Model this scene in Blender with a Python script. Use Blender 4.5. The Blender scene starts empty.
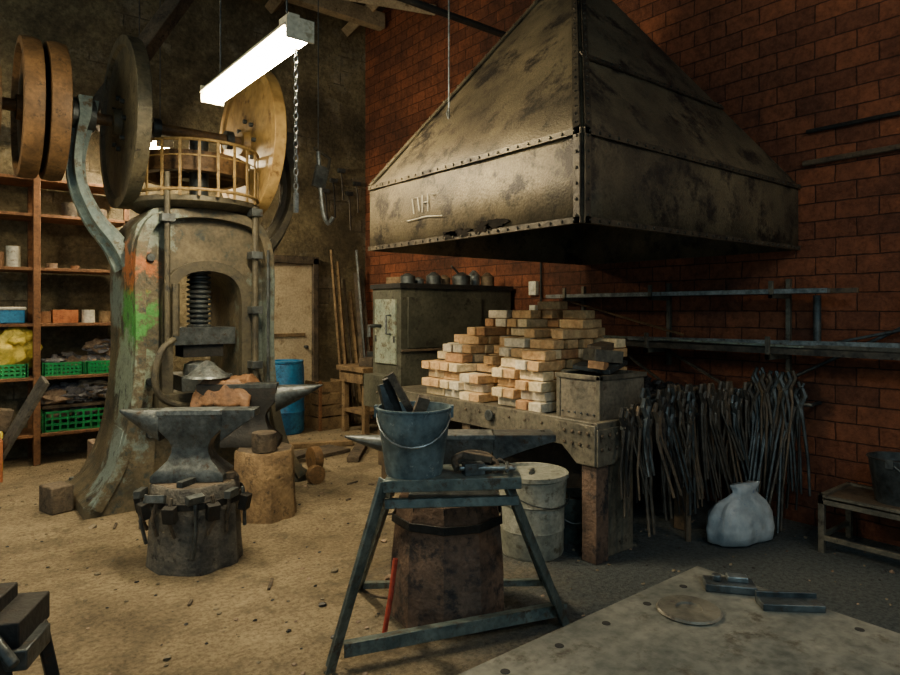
import bpy, bmesh, math, random
from mathutils import Vector, Matrix, Euler, noise
random.seed(7)
R=math.radians
CA=R(-38.7)
def plan(x,y):            # survey offset -> room axes
    return (0.7804*x+0.6252*y, -0.6252*x+0.7804*y)

# ------------------------------------------------------------ materials
def srgb(c): return tuple(((v/255)/12.92 if v/255<=.04045 else ((v/255+.055)/1.055)**2.4) for v in c)+(1,)
MC={}
def M(name,c1,c2,c3=None,scale=5,rough=.7,metal=0.,bump=.25,fine=40,amt=.55,spec=.4,spots=()):
    if name in MC: return MC[name]
    m=bpy.data.materials.new(name); m.use_nodes=True
    nt=m.node_tree; n=nt.nodes; l=nt.links
    b=n['Principled BSDF']
    tc=n.new('ShaderNodeTexCoord')
    n1=n.new('ShaderNodeTexNoise'); n1.inputs['Scale'].default_value=scale; n1.inputs['Detail'].default_value=8; n1.inputs['Roughness'].default_value=.65
    n2=n.new('ShaderNodeTexNoise'); n2.inputs['Scale'].default_value=fine; n2.inputs['Detail'].default_value=6
    l.new(tc.outputs['Object'],n1.inputs['Vector']); l.new(tc.outputs['Object'],n2.inputs['Vector'])
    r=n.new('ShaderNodeValToRGB'); r.color_ramp.elements[0].position=.36; r.color_ramp.elements[1].position=.64
    r.color_ramp.elements[0].color=srgb(c1); r.color_ramp.elements[1].color=srgb(c2)
    l.new(n1.outputs['Fac'],r.inputs['Fac'])
    col=r.outputs['Color']
    n3=n.new('ShaderNodeTexNoise'); n3.inputs['Scale'].default_value=scale*2.3; n3.inputs['Detail'].default_value=10; n3.inputs['Roughness'].default_value=.75
    mp=n.new('ShaderNodeMapping'); mp.inputs['Location'].default_value=(3.1,7.7,1.3)
    l.new(tc.outputs['Object'],mp.inputs['Vector']); l.new(mp.outputs['Vector'],n3.inputs['Vector'])
    # worn paint areas, broken up by the noise
    for (pos,rad,sc,colr) in spots:
        sb=n.new('ShaderNodeVectorMath'); sb.operation='SUBTRACT'; l.new(tc.outputs['Object'],sb.inputs[0]); sb.inputs[1].default_value=pos
        ml=n.new('ShaderNodeVectorMath'); ml.operation='MULTIPLY'; l.new(sb.outputs[0],ml.inputs[0]); ml.inputs[1].default_value=sc
        ln=n.new('ShaderNodeVectorMath'); ln.operation='LENGTH'; l.new(ml.outputs[0],ln.inputs[0])
        ad=n.new('ShaderNodeMath'); ad.operation='MULTIPLY_ADD'; l.new(n3.outputs['Fac'],ad.inputs[0]); ad.inputs[1].default_value=.9; l.new(ln.outputs['Value'],ad.inputs[2])
        mr=n.new('ShaderNodeMapRange'); l.new(ad.outputs[0],mr.inputs[0]); mr.inputs[1].default_value=rad+.42; mr.inputs[2].default_value=rad+.50; mr.inputs[3].default_value=.85; mr.inputs[4].default_value=0
        mq=n.new('ShaderNodeMixRGB'); l.new(mr.outputs[0],mq.inputs[0]); l.new(col,mq.inputs[1]); mq.inputs[2].default_value=srgb(colr); col=mq.outputs[0]
    r3=n.new('ShaderNodeValToRGB'); r3.color_ramp.elements[0].position=amt; r3.color_ramp.elements[1].position=amt+.1
    l.new(n3.outputs['Fac'],r3.inputs['Fac'])
    mx=n.new('ShaderNodeMixRGB'); l.new(r3.outputs['Color'],mx.inputs['Fac']); l.new(col,mx.inputs[1])
    mx.inputs[2].default_value=srgb(c3 if c3 else tuple(v*.55 for v in c1))
    mv=n.new('ShaderNodeMixRGB'); mv.blend_type='MULTIPLY'; mv.inputs['Fac'].default_value=.5
    rf=n.new('ShaderNodeValToRGB'); rf.color_ramp.elements[0].position=.3; rf.color_ramp.elements[1].position=.6
    rf.color_ramp.elements[0].color=(.35,.35,.35,1)
    l.new(n2.outputs['Fac'],rf.inputs['Fac']); l.new(mx.outputs[0],mv.inputs[1]); l.new(rf.outputs['Color'],mv.inputs[2])
    l.new(mv.outputs[0],b.inputs['Base Color'])
    b.inputs['Metallic'].default_value=metal
    mr=n.new('ShaderNodeMapRange'); mr.inputs[3].default_value=max(.1,rough-.15); mr.inputs[4].default_value=min(1,rough+.2)
    l.new(n3.outputs['Fac'],mr.inputs[0]); l.new(mr.outputs[0],b.inputs['Roughness'])
    b.inputs['Specular IOR Level'].default_value=spec
    bp=n.new('ShaderNodeBump'); bp.inputs['Strength'].default_value=bump; bp.inputs['Distance'].default_value=.02
    l.new(n2.outputs['Fac'],bp.inputs['Height']); l.new(bp.outputs['Normal'],b.inputs['Normal'])
    MC[name]=m; return m
def emis(name,c,s):
    m=bpy.data.materials.new(name); m.use_nodes=True
    b=m.node_tree.nodes['Principled BSDF']; b.inputs['Base Color'].default_value=(.9,.9,.85,1)
    b.inputs['Emission Color'].default_value=c; b.inputs['Emission Strength'].default_value=s
    return m

iron=M('dark_iron',(50,56,58),(92,98,98),(66,54,42),scale=9,rough=.42,metal=.5,bump=.2)
steel=M('worn_steel',(90,98,100),(146,152,150),(84,70,54),scale=10,rough=.36,metal=.6,bump=.1)
black=M('soot_black',(22,24,25),(42,42,40),(52,40,30),scale=8,rough=.65,metal=.2)
hole=M('burnt_edge',(12,11,10),(24,20,16),(40,26,16),scale=14,rough=.95,spec=.1)
chalk=M('chalk',(150,146,130),(180,176,158),(120,112,96),scale=30,rough=.95)
rod=M('tong_iron',(54,52,48),(98,90,78),(36,36,38),scale=12,rough=.5,metal=.4)
spt=(((1.13,5.42,1.42),.20,(1,.9,.8),(74,150,72)),((1.15,5.40,1.84),.17,(1,1,1),(176,104,56)),((1.12,5.5,1.0),.24,(1,.9,.8),(136,152,136)),((1.18,5.85,1.6),.2,(1,1,1),(112,130,124)),((1.0,5.4,.45),.2,(1,1,.7),(120,138,134)),((1.35,5.3,2.15),.14,(1,1,1),(128,142,132)),((2.2,5.3,1.3),.14,(1,1,.4),(104,118,112)))
castb=M('cast_brown',(66,64,54),(112,102,80),(56,66,66),scale=3.2,rough=.5,metal=.25,bump=.25,amt=.54,spots=spt)
castd=M('cast_dark',(56,54,48),(92,86,68),(40,44,44),scale=4,rough=.5,metal=.25)
castbl=M('cast_blue',(84,104,106),(130,146,140),(84,72,48),scale=6,rough=.5,metal=.15,amt=.52)
castp=M('cast_pale_patch',(112,128,118),(146,152,132),(88,80,62),scale=7,rough=.6,amt=.5)
rail_m=M('railing_ochre',(120,98,58),(160,134,84),(84,64,42),scale=9,rough=.6)
wheel=M('wheel_wood_brown',(84,64,42),(126,96,62),(56,44,32),scale=6,rough=.55)
disct=M('disc_tan',(146,116,68),(192,160,100),(110,82,50),scale=3,rough=.45,fine=14)
discd=M('disc_dark',(66,66,58),(104,98,78),(44,42,38),scale=4,rough=.5,metal=.3)
hoodm=M('hood_sheet',(70,64,53),(112,102,80),(46,42,38),scale=1.8,rough=.5,metal=.3,bump=.25,fine=80,amt=.50)
hoodd=M('hood_band',(48,45,40),(82,74,60),(34,32,30),scale=5,rough=.5,metal=.35)
wood=M('old_wood',(96,78,56),(142,118,84),(58,48,38),scale=6,rough=.85,bump=.5)
woodd=M('dark_wood',(58,52,44),(98,86,70),(38,34,32),scale=6,rough=.85,bump=.5)
woodr=M('reddish_wood',(72,58,50),(114,92,76),(46,42,42),scale=4,rough=.7,bump=.5,amt=.5)
woodg=M('grey_wood',(60,60,58),(102,98,88),(42,40,40),scale=7,rough=.85,bump=.6)
shelfw=M('shelf_wood',(96,66,44),(134,94,62),(70,50,38),scale=5,rough=.8)
teal=M('teal_paint',(68,82,82),(106,118,114),(74,66,56),scale=8,rough=.42,metal=.35,bump=.15,amt=.52)
buckm=M('zinc_bucket',(66,84,92),(108,128,134),(186,194,190),scale=9,rough=.45,metal=.3,bump=.1,amt=.59)
drumm=M('grey_drum',(116,120,110),(156,156,142),(90,86,72),scale=6,rough=.6)
bluep=M('blue_plastic',(30,96,146),(50,132,180),(24,66,98),scale=4,rough=.4)
greenp=M('green_plastic',(14,124,66),(40,156,88),(20,88,50),scale=4,rough=.45)
yellow=M('yellow_bag',(200,178,60),(230,210,96),(160,136,56),scale=9,rough=.55)
white=M('white_plastic',(190,190,176),(220,216,198),(150,140,120),scale=8,rough=.6)
orange=M('orange_box',(150,84,46),(180,112,66),(104,60,38),scale=8,rough=.7)
cloth=M('grey_cloth',(88,90,102),(140,138,136),(60,58,66),scale=14,rough=.95)
clothb=M('brown_cloth',(116,96,80),(158,138,116),(82,64,56),scale=14,rough=.95)
leather=M('leather_tan',(98,70,48),(130,96,64),(64,48,38),scale=8,rough=.6)
fb=[M('firebrick_%d'%i,a,b,c,scale=12,rough=.9,bump=.3,amt=.6) for i,(a,b,c) in enumerate([((206,184,140),(230,210,170),(146,110,74)),((182,142,96),(216,180,130),(116,86,58)),((200,186,156),(228,216,190),(136,114,88)),((146,108,76),(186,144,100),(80,66,56))])]
hearth=M('hearth_iron',(78,76,68),(122,116,100),(54,48,42),scale=6,rough=.5,metal=.3)
hearthr=M('hearth_rust',(74,66,56),(110,94,74),(50,46,42),scale=7,rough=.6,metal=.15)
boxm=M('fire_box_plate',(84,82,74),(122,114,98),(66,52,42),scale=5,rough=.6,metal=.2)
tank=M('tank_green_grey',(62,64,56),(96,96,82),(44,42,38),scale=3,rough=.5,metal=.2)
doorm=M('door_paint',(176,160,130),(204,188,154),(144,126,98),scale=3,rough=.7,bump=.1)
beam=M('rafter_wood',(130,116,92),(170,152,122),(96,80,58),scale=3,rough=.85)
coal=M('coal',(22,22,24),(52,52,54),(80,76,66),scale=20,rough=.5)
ttop=M('table_plate',(98,100,92),(138,136,122),(84,78,66),scale=5,rough=.42,metal=.3,bump=.12,amt=.54)
redp=M('red_paint',(150,54,40),(176,70,50),(90,50,40),scale=8)
plastw=M('white_sack',(140,152,158),(184,190,192),(56,92,148),scale=5,rough=.45,amt=.60,fine=14,bump=.5)
stone=M('pebble',(96,88,72),(140,128,106),(64,64,62),scale=12,rough=.95)
tube_e=emis('lamp_tube',(1,.82,.52,1),235)
fill_w=emis('fill_tube_left',(1,.80,.48,1),165)
fill_s=emis('fill_tube_right',(1,.72,.42,1),46)
fill_c=emis('fill_tube_cool',(.66,.88,1,1),72)
lampw=M('lamp_housing',(190,184,160),(210,204,180),(150,140,110),scale=6,rough=.5,bump=.05)

# ------------------------------------------------------------ builder
class B:
    def __init__(s,name,loc=(0,0,0),rz=0,rot=None):
        s.name=name; s.bm=bmesh.new(); s.m=[]; s.loc=loc; s.rot=rot or (0,0,rz)
    def mi(s,m):
        if m not in s.m: s.m.append(m)
        return s.m.index(m)
    def add(s,vs,fs,mat,tf=None):
        i=s.mi(mat); bv=[s.bm.verts.new((tf@Vector(v)) if tf else v) for v in vs]
        for f in fs:
            try:
                fc=s.bm.faces.new([bv[k] for k in f]); fc.material_index=i
            except Exception: pass
    def box(s,c,d,mat,rot=(0,0,0)):
        x,y,z=[v/2 for v in d]
        vs=[(-x,-y,-z),(x,-y,-z),(x,y,-z),(-x,y,-z),(-x,-y,z),(x,-y,z),(x,y,z),(-x,y,z)]
        s.add(vs,[(0,3,2,1),(4,5,6,7),(0,1,5,4),(1,2,6,5),(2,3,7,6),(3,0,4,7)],mat,Matrix.Translation(c)@Euler(rot).to_matrix().to_4x4())
    def bb(s,a,b,mat):
        s.box([(a[i]+b[i])/2 for i in range(3)],[abs(b[i]-a[i]) for i in range(3)],mat)
    def loft(s,rings,mat,cap=True):
        n=len(rings[0]); vs=[p for r in rings for p in r]; fs=[]
        for k in range(len(rings)-1):
            for i in range(n):
                j=(i+1)%n; fs.append((k*n+i,k*n+j,(k+1)*n+j,(k+1)*n+i))
        if cap: fs.append(tuple(range(n))[::-1]); fs.append(tuple((len(rings)-1)*n+i for i in range(n)))
        s.add(vs,fs,mat)
    def cyl(s,p1,p2,r1,mat,r2=None,seg=16):
        r2=r1 if r2 is None else r2; s.tube([p1,p2],[r1,r2],mat,seg)
    def tube(s,pts,r,mat,seg=8,cap=True):
        pts=[Vector(p) for p in pts]; rr=r if isinstance(r,(list,tuple)) else [r]*len(pts)
        rings=[]; up=None
        for i,p in enumerate(pts):
            t=(pts[min(i+1,len(pts)-1)]-pts[max(i-1,0)]).normalized()
            if up is None:
                up=Vector((0,0,1)) if abs(t.z)<.9 else Vector((1,0,0))
            a=(up-t*up.dot(t)).normalized(); up=a; b=t.cross(a)
            rings.append([tuple(p+(a*math.cos(q)+b*math.sin(q))*rr[i]) for q in [2*math.pi*k/seg for k in range(seg)]])
        s.loft(rings,mat,cap)
    def lathe(s,prof,c,mat,seg=32,axis='z',jit=0,closed=False):
        c=Vector(c); rings=[]
        for r,h in prof:
            ring=[]
            for k in range(seg):
                q=2*math.pi*k/seg; rr=max(r,.0005)
                if jit: rr*=1+jit*noise.noise(Vector((math.cos(q)*2.2,math.sin(q)*2.2,h*1.5+c.x*3)))
                x,y=rr*math.cos(q),rr*math.sin(q)
                v={'z':Vector((x,y,h)),'x':Vector((h,x,y)),'y':Vector((x,h,y))}[axis]
                ring.append(tuple(c+v))
            rings.append(ring)
        if closed: rings.append(rings[0]); s.loft(rings,mat,False)
        else: s.loft(rings,mat,True)
    def prism(s,poly,a,b,mat,axis='y'):
        def P(p,t): return {'y':(p[0],t,p[1]),'x':(t,p[0],p[1]),'z':(p[0],p[1],t)}[axis]
        s.loft([[P(p,a) for p in poly],[P(p,b) for p in poly]],mat)
    def ringprism(s,o,i,a,b,mat):
        n=len(o); vs=[(p[0],a,p[1]) for p in o]+[(p[0],a,p[1]) for p in i]+[(p[0],b,p[1]) for p in o]+[(p[0],b,p[1]) for p in i]
        fs=[]
        for k in range(n):
            j=(k+1)%n
            fs+= [(k,j,n+j,n+k),(2*n+k,3*n+k,3*n+j,2*n+j),(k,2*n+k,2*n+j,j),(n+k,n+j,3*n+j,3*n+k)]
        s.add(vs,fs,mat)
    def band(s,pts,w,a,b,mat):
        L=[];Rr=[]
        for i,p in enumerate(pts):
            q0=Vector(pts[max(i-1,0)]);q1=Vector(pts[min(i+1,len(pts)-1)]); t=(q1-q0).normalized(); nn=Vector((-t.y,t.x))
            ww=w[i] if isinstance(w,(list,tuple)) else w
            L.append(tuple(Vector(p)+nn*ww/2)); Rr.append(tuple(Vector(p)-nn*ww/2))
        n=len(pts)
        rings=[[(L[i][0],a,L[i][1]),(Rr[i][0],a,Rr[i][1]),(Rr[i][0],b,Rr[i][1]),(L[i][0],b,L[i][1])] for i in range(n)]
        s.loft(rings,mat)
    def blob(s,c,r,mat,sub=2,j=.25,seed=0,wr=0):
        t=bmesh.new(); bmesh.ops.create_icosphere(t,subdivisions=sub,radius=1)
        vs=[]
        for v in t.verts:
            k=1+j*noise.noise(v.co*1.9+Vector((seed*3.1,seed,0)))*1.6
            if wr: k+=wr*abs(noise.noise(v.co*4+Vector((seed,2,5))))+wr*.5*abs(noise.noise(v.co*9+Vector((seed,2,5))))
            vs.append((c[0]+v.co.x*r[0]*k,c[1]+v.co.y*r[1]*k,max(.002,c[2]+v.co.z*r[2]*k)))
        s.add(vs,[tuple(v.index for v in f.verts) for f in t.faces],mat); t.free()
    def done(s,bevel=0,solid=0,ang=35):
        bmesh.ops.recalc_face_normals(s.bm,faces=s.bm.faces)
        me=bpy.data.meshes.new(s.name); s.bm.to_mesh(me); s.bm.free()
        for m in s.m: me.materials.append(m)
        me.polygons.foreach_set('use_smooth',[True]*len(me.polygons))
        me.set_sharp_from_angle(angle=R(ang))
        o=bpy.data.objects.new(s.name,me); o.location=s.loc; o.rotation_euler=s.rot
        bpy.context.scene.collection.objects.link(o)
        if solid:
            q=o.modifiers.new('solid','SOLIDIFY'); q.thickness=solid; q.offset=-1
        if bevel:
            q=o.modifiers.new('bevel','BEVEL'); q.width=bevel; q.segments=2; q.limit_method='ANGLE'; q.angle_limit=R(40)
        return o
def smooth(pts,n=5):
    out=[]; P=[Vector(p) for p in pts]; P=[P[0]*2-P[1]]+P+[P[-1]*2-P[-2]]
    for i in range(1,len(P)-2):
        for k in range(n):
            t=k/n; a,b_,c,d=P[i-1],P[i],P[i+1],P[i+2]
            out.append(.5*((2*b_)+(c-a)*t+(2*a-5*b_+4*c-d)*t*t+(3*b_-a-3*c+d)*t**3))
    out.append(P[-2]); return out

# ------------------------------------------------------------ shell
WU=4.8; WV=7.9
def floor_mat():
    m=bpy.data.materials.new('dirt_floor'); m.use_nodes=True; nt=m.node_tree;n=nt.nodes;l=nt.links;b=n['Principled BSDF']
    tc=n.new('ShaderNodeTexCoord')
    def N(sc,d=8,ro=.6):
        q=n.new('ShaderNodeTexNoise'); q.inputs['Scale'].default_value=sc;q.inputs['Detail'].default_value=d;q.inputs['Roughness'].default_value=ro
        l.new(tc.outputs['Object'],q.inputs['Vector']); return q
    a=N(1.1,10,.72); r=n.new('ShaderNodeValToRGB'); e=r.color_ramp.elements
    e[0].position=.32;e[0].color=srgb((114,102,82)); e[1].position=.66;e[1].color=srgb((188,170,136))
    l.new(a.outputs['Fac'],r.inputs['Fac'])
    f=N(38,10,.8); rf=n.new('ShaderNodeValToRGB'); rf.color_ramp.elements[0].position=.38; rf.color_ramp.elements[1].position=.56; rf.color_ramp.elements[0].color=(.3,.29,.28,1)
    l.new(f.outputs['Fac'],rf.inputs['Fac'])
    mm=n.new('ShaderNodeMixRGB');mm.blend_type='MULTIPLY';mm.inputs[0].default_value=.8; l.new(r.outputs[0],mm.inputs[1]);l.new(rf.outputs[0],mm.inputs[2])
    g=N(4,12,.76); rg=n.new('ShaderNodeValToRGB'); rg.color_ramp.elements[0].position=.5; rg.color_ramp.elements[1].position=.64; l.new(g.outputs['Fac'],rg.inputs['Fac'])
    mg=n.new('ShaderNodeMixRGB'); ml=n.new('ShaderNodeMath'); ml.operation='MULTIPLY'; ml.inputs[1].default_value=.7; l.new(rg.outputs[0],ml.inputs[0]); l.new(ml.outputs[0],mg.inputs[0]); l.new(mm.outputs[0],mg.inputs[1]); mg.inputs[2].default_value=srgb((88,80,66))
    d=n.new('ShaderNodeVectorMath'); d.operation='DISTANCE'; l.new(tc.outputs['Object'],d.inputs[0]); d.inputs[1].default_value=(4.3,1.5,0)
    w=N(1.8,10,.75); ad=n.new('ShaderNodeMath'); ad.operation='MULTIPLY_ADD'; l.new(w.outputs['Fac'],ad.inputs[0]); ad.inputs[1].default_value=-2.6; l.new(d.outputs['Value'],ad.inputs[2])
    mr=n.new('ShaderNodeMapRange'); mr.interpolation_type='SMOOTHSTEP'; mr.inputs[1].default_value=.2; mr.inputs[2].default_value=1.9; mr.inputs[3].default_value=1; mr.inputs[4].default_value=0; l.new(ad.outputs[0],mr.inputs[0])
    ms=n.new('ShaderNodeMixRGB'); mas=n.new('ShaderNodeMath');mas.operation='MULTIPLY';mas.inputs[1].default_value=.95; l.new(mr.outputs[0],mas.inputs[0]); l.new(mas.outputs[0],ms.inputs[0]); l.new(mg.outputs[0],ms.inputs[1])
    ash=n.new('ShaderNodeMixRGB'); l.new(rf.outputs[0],ash.inputs[0]); ash.inputs[1].default_value=srgb((34,38,40)); ash.inputs[2].default_value=srgb((88,97,100)); l.new(ash.outputs[0],ms.inputs[2])
    l.new(ms.outputs[0],b.inputs['Base Color']); b.inputs['Roughness'].default_value=.9; b.inputs['Specular IOR Level'].default_value=.25
    s1=n.new('ShaderNodeMath'); s1.operation='ADD'; l.new(g.outputs['Fac'],s1.inputs[0]); l.new(f.outputs['Fac'],s1.inputs[1])
    bp=n.new('ShaderNodeBump'); bp.inputs['Strength'].default_value=.9; bp.inputs['Distance'].default_value=.05; l.new(s1.outputs[0],bp.inputs['Height']); l.new(bp.outputs[0],b.inputs['Normal'])
    return m
def wall_mat(name,mort,c1,c2,axis,bw,bh,plaster=None,plfac=.5,soot=(24,20,18),sootk=.75,ms_=.008,band=(.42,.66)):
    m=bpy.data.materials.new(name); m.use_nodes=True; nt=m.node_tree;n=nt.nodes;l=nt.links;b=n['Principled BSDF']
    tc=n.new('ShaderNodeTexCoord'); sp=n.new('ShaderNodeSeparateXYZ'); cb=n.new('ShaderNodeCombineXYZ'); l.new(tc.outputs['Object'],sp.inputs[0])
    l.new(sp.outputs[axis],cb.inputs[0]); l.new(sp.outputs[2],cb.inputs[1])
    def N(sc,d=8,ro=.65):
        q=n.new('ShaderNodeTexNoise'); q.inputs['Scale'].default_value=sc;q.inputs['Detail'].default_value=d;q.inputs['Roughness'].default_value=ro
        l.new(tc.outputs['Object'],q.inputs['Vector']); return q
    wn=N(6,4,.6); wv=n.new('ShaderNodeVectorMath'); wv.operation='MULTIPLY_ADD'; l.new(wn.outputs['Color'],wv.inputs[0]); wv.inputs[1].default_value=(.025,.018,0); l.new(cb.outputs[0],wv.inputs[2])
    br=n.new('ShaderNodeTexBrick'); br.inputs['Scale'].default_value=1; br.inputs['Brick Width'].default_value=bw; br.inputs['Row Height'].default_value=bh
    br.inputs['Mortar Size'].default_value=ms_; br.inputs['Mortar Smooth'].default_value=.7; br.inputs['Bias'].default_value=-.1
    br.inputs['Color1'].default_value=srgb(c1);br.inputs['Color2'].default_value=srgb(c2);br.inputs['Mortar'].default_value=srgb(mort)
    l.new(wv.outputs[0],br.inputs['Vector'])
    col=br.outputs['Color']; h=br.outputs['Fac']
    a=N(.9,10,.7); ra=n.new('ShaderNodeValToRGB'); ra.color_ramp.elements[0].position=band[0];ra.color_ramp.elements[1].position=band[1]; l.new(a.outputs['Fac'],ra.inputs['Fac'])
    if plaster:
        p2=N(3,10,.75); rp=n.new('ShaderNodeValToRGB'); rp.color_ramp.elements[0].position=.35;rp.color_ramp.elements[1].position=.65
        rp.color_ramp.elements[0].color=srgb(plaster[0]); rp.color_ramp.elements[1].color=srgb(plaster[1]); l.new(p2.outputs['Fac'],rp.inputs['Fac'])
        w=N(1.6,10,.75); rw=n.new('ShaderNodeValToRGB'); rw.color_ramp.elements[0].position=plfac;rw.color_ramp.elements[1].position=plfac+.08; l.new(w.outputs['Fac'],rw.inputs['Fac'])
        mp=n.new('ShaderNodeMixRGB'); l.new(rw.outputs[0],mp.inputs[0]); l.new(rp.outputs[0],mp.inputs[1]); l.new(col,mp.inputs[2]); col=mp.outputs[0]
        hm=n.new('ShaderNodeMath'); hm.operation='MULTIPLY'; l.new(h,hm.inputs[0]); l.new(rw.outputs[0],hm.inputs[1]); h=hm.outputs[0]
    ms=n.new('ShaderNodeMixRGB'); k=n.new('ShaderNodeMath');k.operation='MULTIPLY';k.inputs[1].default_value=sootk; l.new(ra.outputs[0],k.inputs[0]); l.new(k.outputs[0],ms.inputs[0]); l.new(col,ms.inputs[1]); ms.inputs[2].default_value=srgb(soot)
    f=N(22,10,.75); rf=n.new('ShaderNodeValToRGB'); rf.color_ramp.elements[0].position=.34;rf.color_ramp.elements[1].position=.6; rf.color_ramp.elements[0].color=(.35,.35,.35,1); l.new(f.outputs['Fac'],rf.inputs['Fac'])
    mf=n.new('ShaderNodeMixRGB');mf.blend_type='MULTIPLY';mf.inputs[0].default_value=.8; l.new(ms.outputs[0],mf.inputs[1]); l.new(rf.outputs[0],mf.inputs[2])
    l.new(mf.outputs[0],b.inputs['Base Color']); b.inputs['Roughness'].default_value=.9; b.inputs['Specular IOR Level'].default_value=.25
    ad=n.new('ShaderNodeMath');ad.operation='MULTIPLY_ADD'; l.new(h,ad.inputs[0]); ad.inputs[1].default_value=-.6; l.new(f.outputs['Fac'],ad.inputs[2])
    bp=n.new('ShaderNodeBump'); bp.inputs['Strength'].default_value=.7; bp.inputs['Distance'].default_value=.03; l.new(ad.outputs[0],bp.inputs['Height']); l.new(bp.outputs[0],b.inputs['Normal'])
    return m
fm=floor_mat()
wl=wall_mat('plaster_stone_wall',(104,98,82),(166,156,132),(132,122,100),0,.34,.2,plaster=((96,88,68),(156,142,108)),plfac=.54,soot=(66,60,48),sootk=.75,ms_=.012,band=(.42,.60))
wr=wall_mat('red_block_wall',(72,48,38),(146,88,60),(110,68,50),1,.26,.125,soot=(56,42,36),sootk=.75,ms_=.006,band=(.42,.62))
b=B('floor'); b.bb((-4,-3,-.1),(WU+.2,WV+.2,0),fm); b.done()
b=B('wall_left'); b.bb((-4,WV,0),(WU+.2,WV+.2,7),wl); b.done()
b=B('wall_right'); b.bb((WU,-3,0),(WU+.2,WV,7),wr); b.done()
b=B('ceiling')
b.add([(-4,WV+.2,5.45),(WU+.2,WV+.2,5.45),(WU+.2,-3,7.3),(-4,-3,7.3),(-4,WV+.2,5.55),(WU+.2,WV+.2,5.55),(WU+.2,-3,7.4),(-4,-3,7.4)],[(0,1,2,3),(4,5,6,7),(0,1,5,4),(1,2,6,5),(2,3,7,6),(3,0,4,7)],woodd); b.done()
sl=-(7.3-5.45)/(WV+3.2)
b=B('roof_rafters')
for u in [-2.6,-1.4,-.2,1.0,2.2,3.4,4.5]:
    b.tube([(u,WV,5.35),(u,-2.5,5.35-sl*(WV+2.5))],.09,beam,4)
for v in [7.3,5.6,3.6]:
    z=5.22-sl*(WV-v); b.box((.5,v,z),(8.4,.14,.2),beam)
b.tube([(4.75,6.2,5.1),(3.6,6.9,5.25)],.07,beam,4)
b.done(bevel=.01)

# door
b=B('door_1'); b.bb((3.05,WV-.05,.02),(3.95,WV-.01,2.1),doorm)
b.bb((2.97,WV-.09,0),(3.05,WV-.005,2.18),woodd); b.bb((3.95,WV-.09,0),(4.03,WV-.005,2.18),woodd); b.bb((2.97,WV-.09,2.1),(4.03,WV-.005,2.2),woodd)
b.bb((3.15,WV-.065,1.15),(3.85,WV-.045,1.2),wood); b.cyl((3.85,WV-.05,1.02),(3.85,WV-.12,1.02),.02,iron); b.done(bevel=.006)

# ------------------------------------------------------------ lamps
def lamp(name,u,v0,v1,z,top,em=None):
    b=B(name); em=em or fill_s
    b.prism([(-.085,0),(.085,0),(.05,.05),(-.05,.05)],v0,v1,lampw); 
    b.prism([(-.065,-.005),(.065,-.005),(.05,-.055),(-.05,-.055)],v0+.02,v1-.02,em)
    for e in (v0-.015,v1): b.bb((-.075,e,-.06),(.075,e+.015,.05),lampw)
    for v in (v0+.15,v1-.15):
        b.cyl((0,v,.05),(0,v,top-z),.005,iron,seg=6)
    b.box((0,v0+.12,.075),(.06,.12,.05),lampw)
    o=b.done(); o.location=(u,0,z); return o
lamp('fluorescent_lamp',1.47,3.06,4.36,2.93,5.9,tube_e)
lamp('fluorescent_lamp.001',1.74,6.5,7.6,3.1,5.5,tube_e)
lamp('fill_lamp_left',-1.0,3.4,4.8,3.2,5.7,fill_w)  # added fill fixture, out of view left, brightens shelves and left side
lamp('fill_lamp_behind',.6,-1.6,-.3,3.3,6.6,fill_c)  # added cool fill behind the camera, unseen, lifts the foreground
lamp('fill_lamp_right',3.3,-.9,.4,3.3,6.3,fill_s)  # unseen fill added beyond the right edge for brick wall and tongs

def chain(name,p,z0,z1):
    b=B(name); z=z0;i=0
    while z<z1:
        pts=[]
        for k in range(9):
            q=2*math.pi*k/8; a=.011*math.cos(q); h=.022*math.sin(q)
            pts.append((p[0]+(a if i%2 else 0),p[1]+(0 if i%2 else a),z+h))
        b.tube(pts,.0035,steel,5,False); z+=.036;i+=1
    return b
b=chain('hanging_chain',(1.47,3.10),2.1,2.93); b.box((1.47,3.10,2.05),(.02,.02,.1),steel); b.done()
b=B('hood_support_cable'); b.tube([(2.77,3.47,2.82),(2.77,3.47,6.0)],.006,steel,6); b.tube([(2.77,3.47,2.80),(2.75,3.47,2.84),(2.77,3.47,2.90),(2.79,3.47,2.84),(2.77,3.47,2.80)],.006,steel,6); b.done()

# ------------------------------------------------------------ hood
b=B('forge_hood')
Z0,Z1=1.92,2.38; ZT=3.75
def rect(u0,v0,u1,v1,z): return [(u0,v0,z),(u1,v0,z),(u1,v1,z),(u0,v1,z)]
H0=(2.45,2.04,4.78,3.97); H1=(3.458,2.914,3.738,3.298)
def hl(t): return tuple(H0[i]+(H1[i]-H0[i])*t for i in range(4))
zt=lambda t: Z1+(ZT-Z1)*t
def ring(t,off=0):
    h=hl(t); return rect(h[0]-off,h[1]-off,h[2]+(off if t>.05 else 0),h[3]+off,zt(t))
def wavy(r,n=14,amp=.008,seed=0):
    out=[]
    for i in range(4):
        a=Vector(r[i]); c=Vector(r[(i+1)%4])
        for k in range(n):
            p=a.lerp(c,k/n)
            if k: 
                d=Vector(((c-a).y,-(c-a).x,0)).normalized(); p=p+d*amp*noise.noise(p*3+Vector((seed,0,0)))*2
            out.append(tuple(p))
    return out
rings=[wavy(rect(*H0,Z0)),wavy(rect(*H0,Z0+.23)),wavy(rect(*H0,Z1))]+[wavy(ring(t)) for t in (.15,.3,.45,.6,.75,.9,1)]+[wavy(rect(*H1,6.3),amp=0)]
b.loft(rings,hoodm,False)
o=b.done(solid=.012,ang=50)
b=B('hood_trim')
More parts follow.
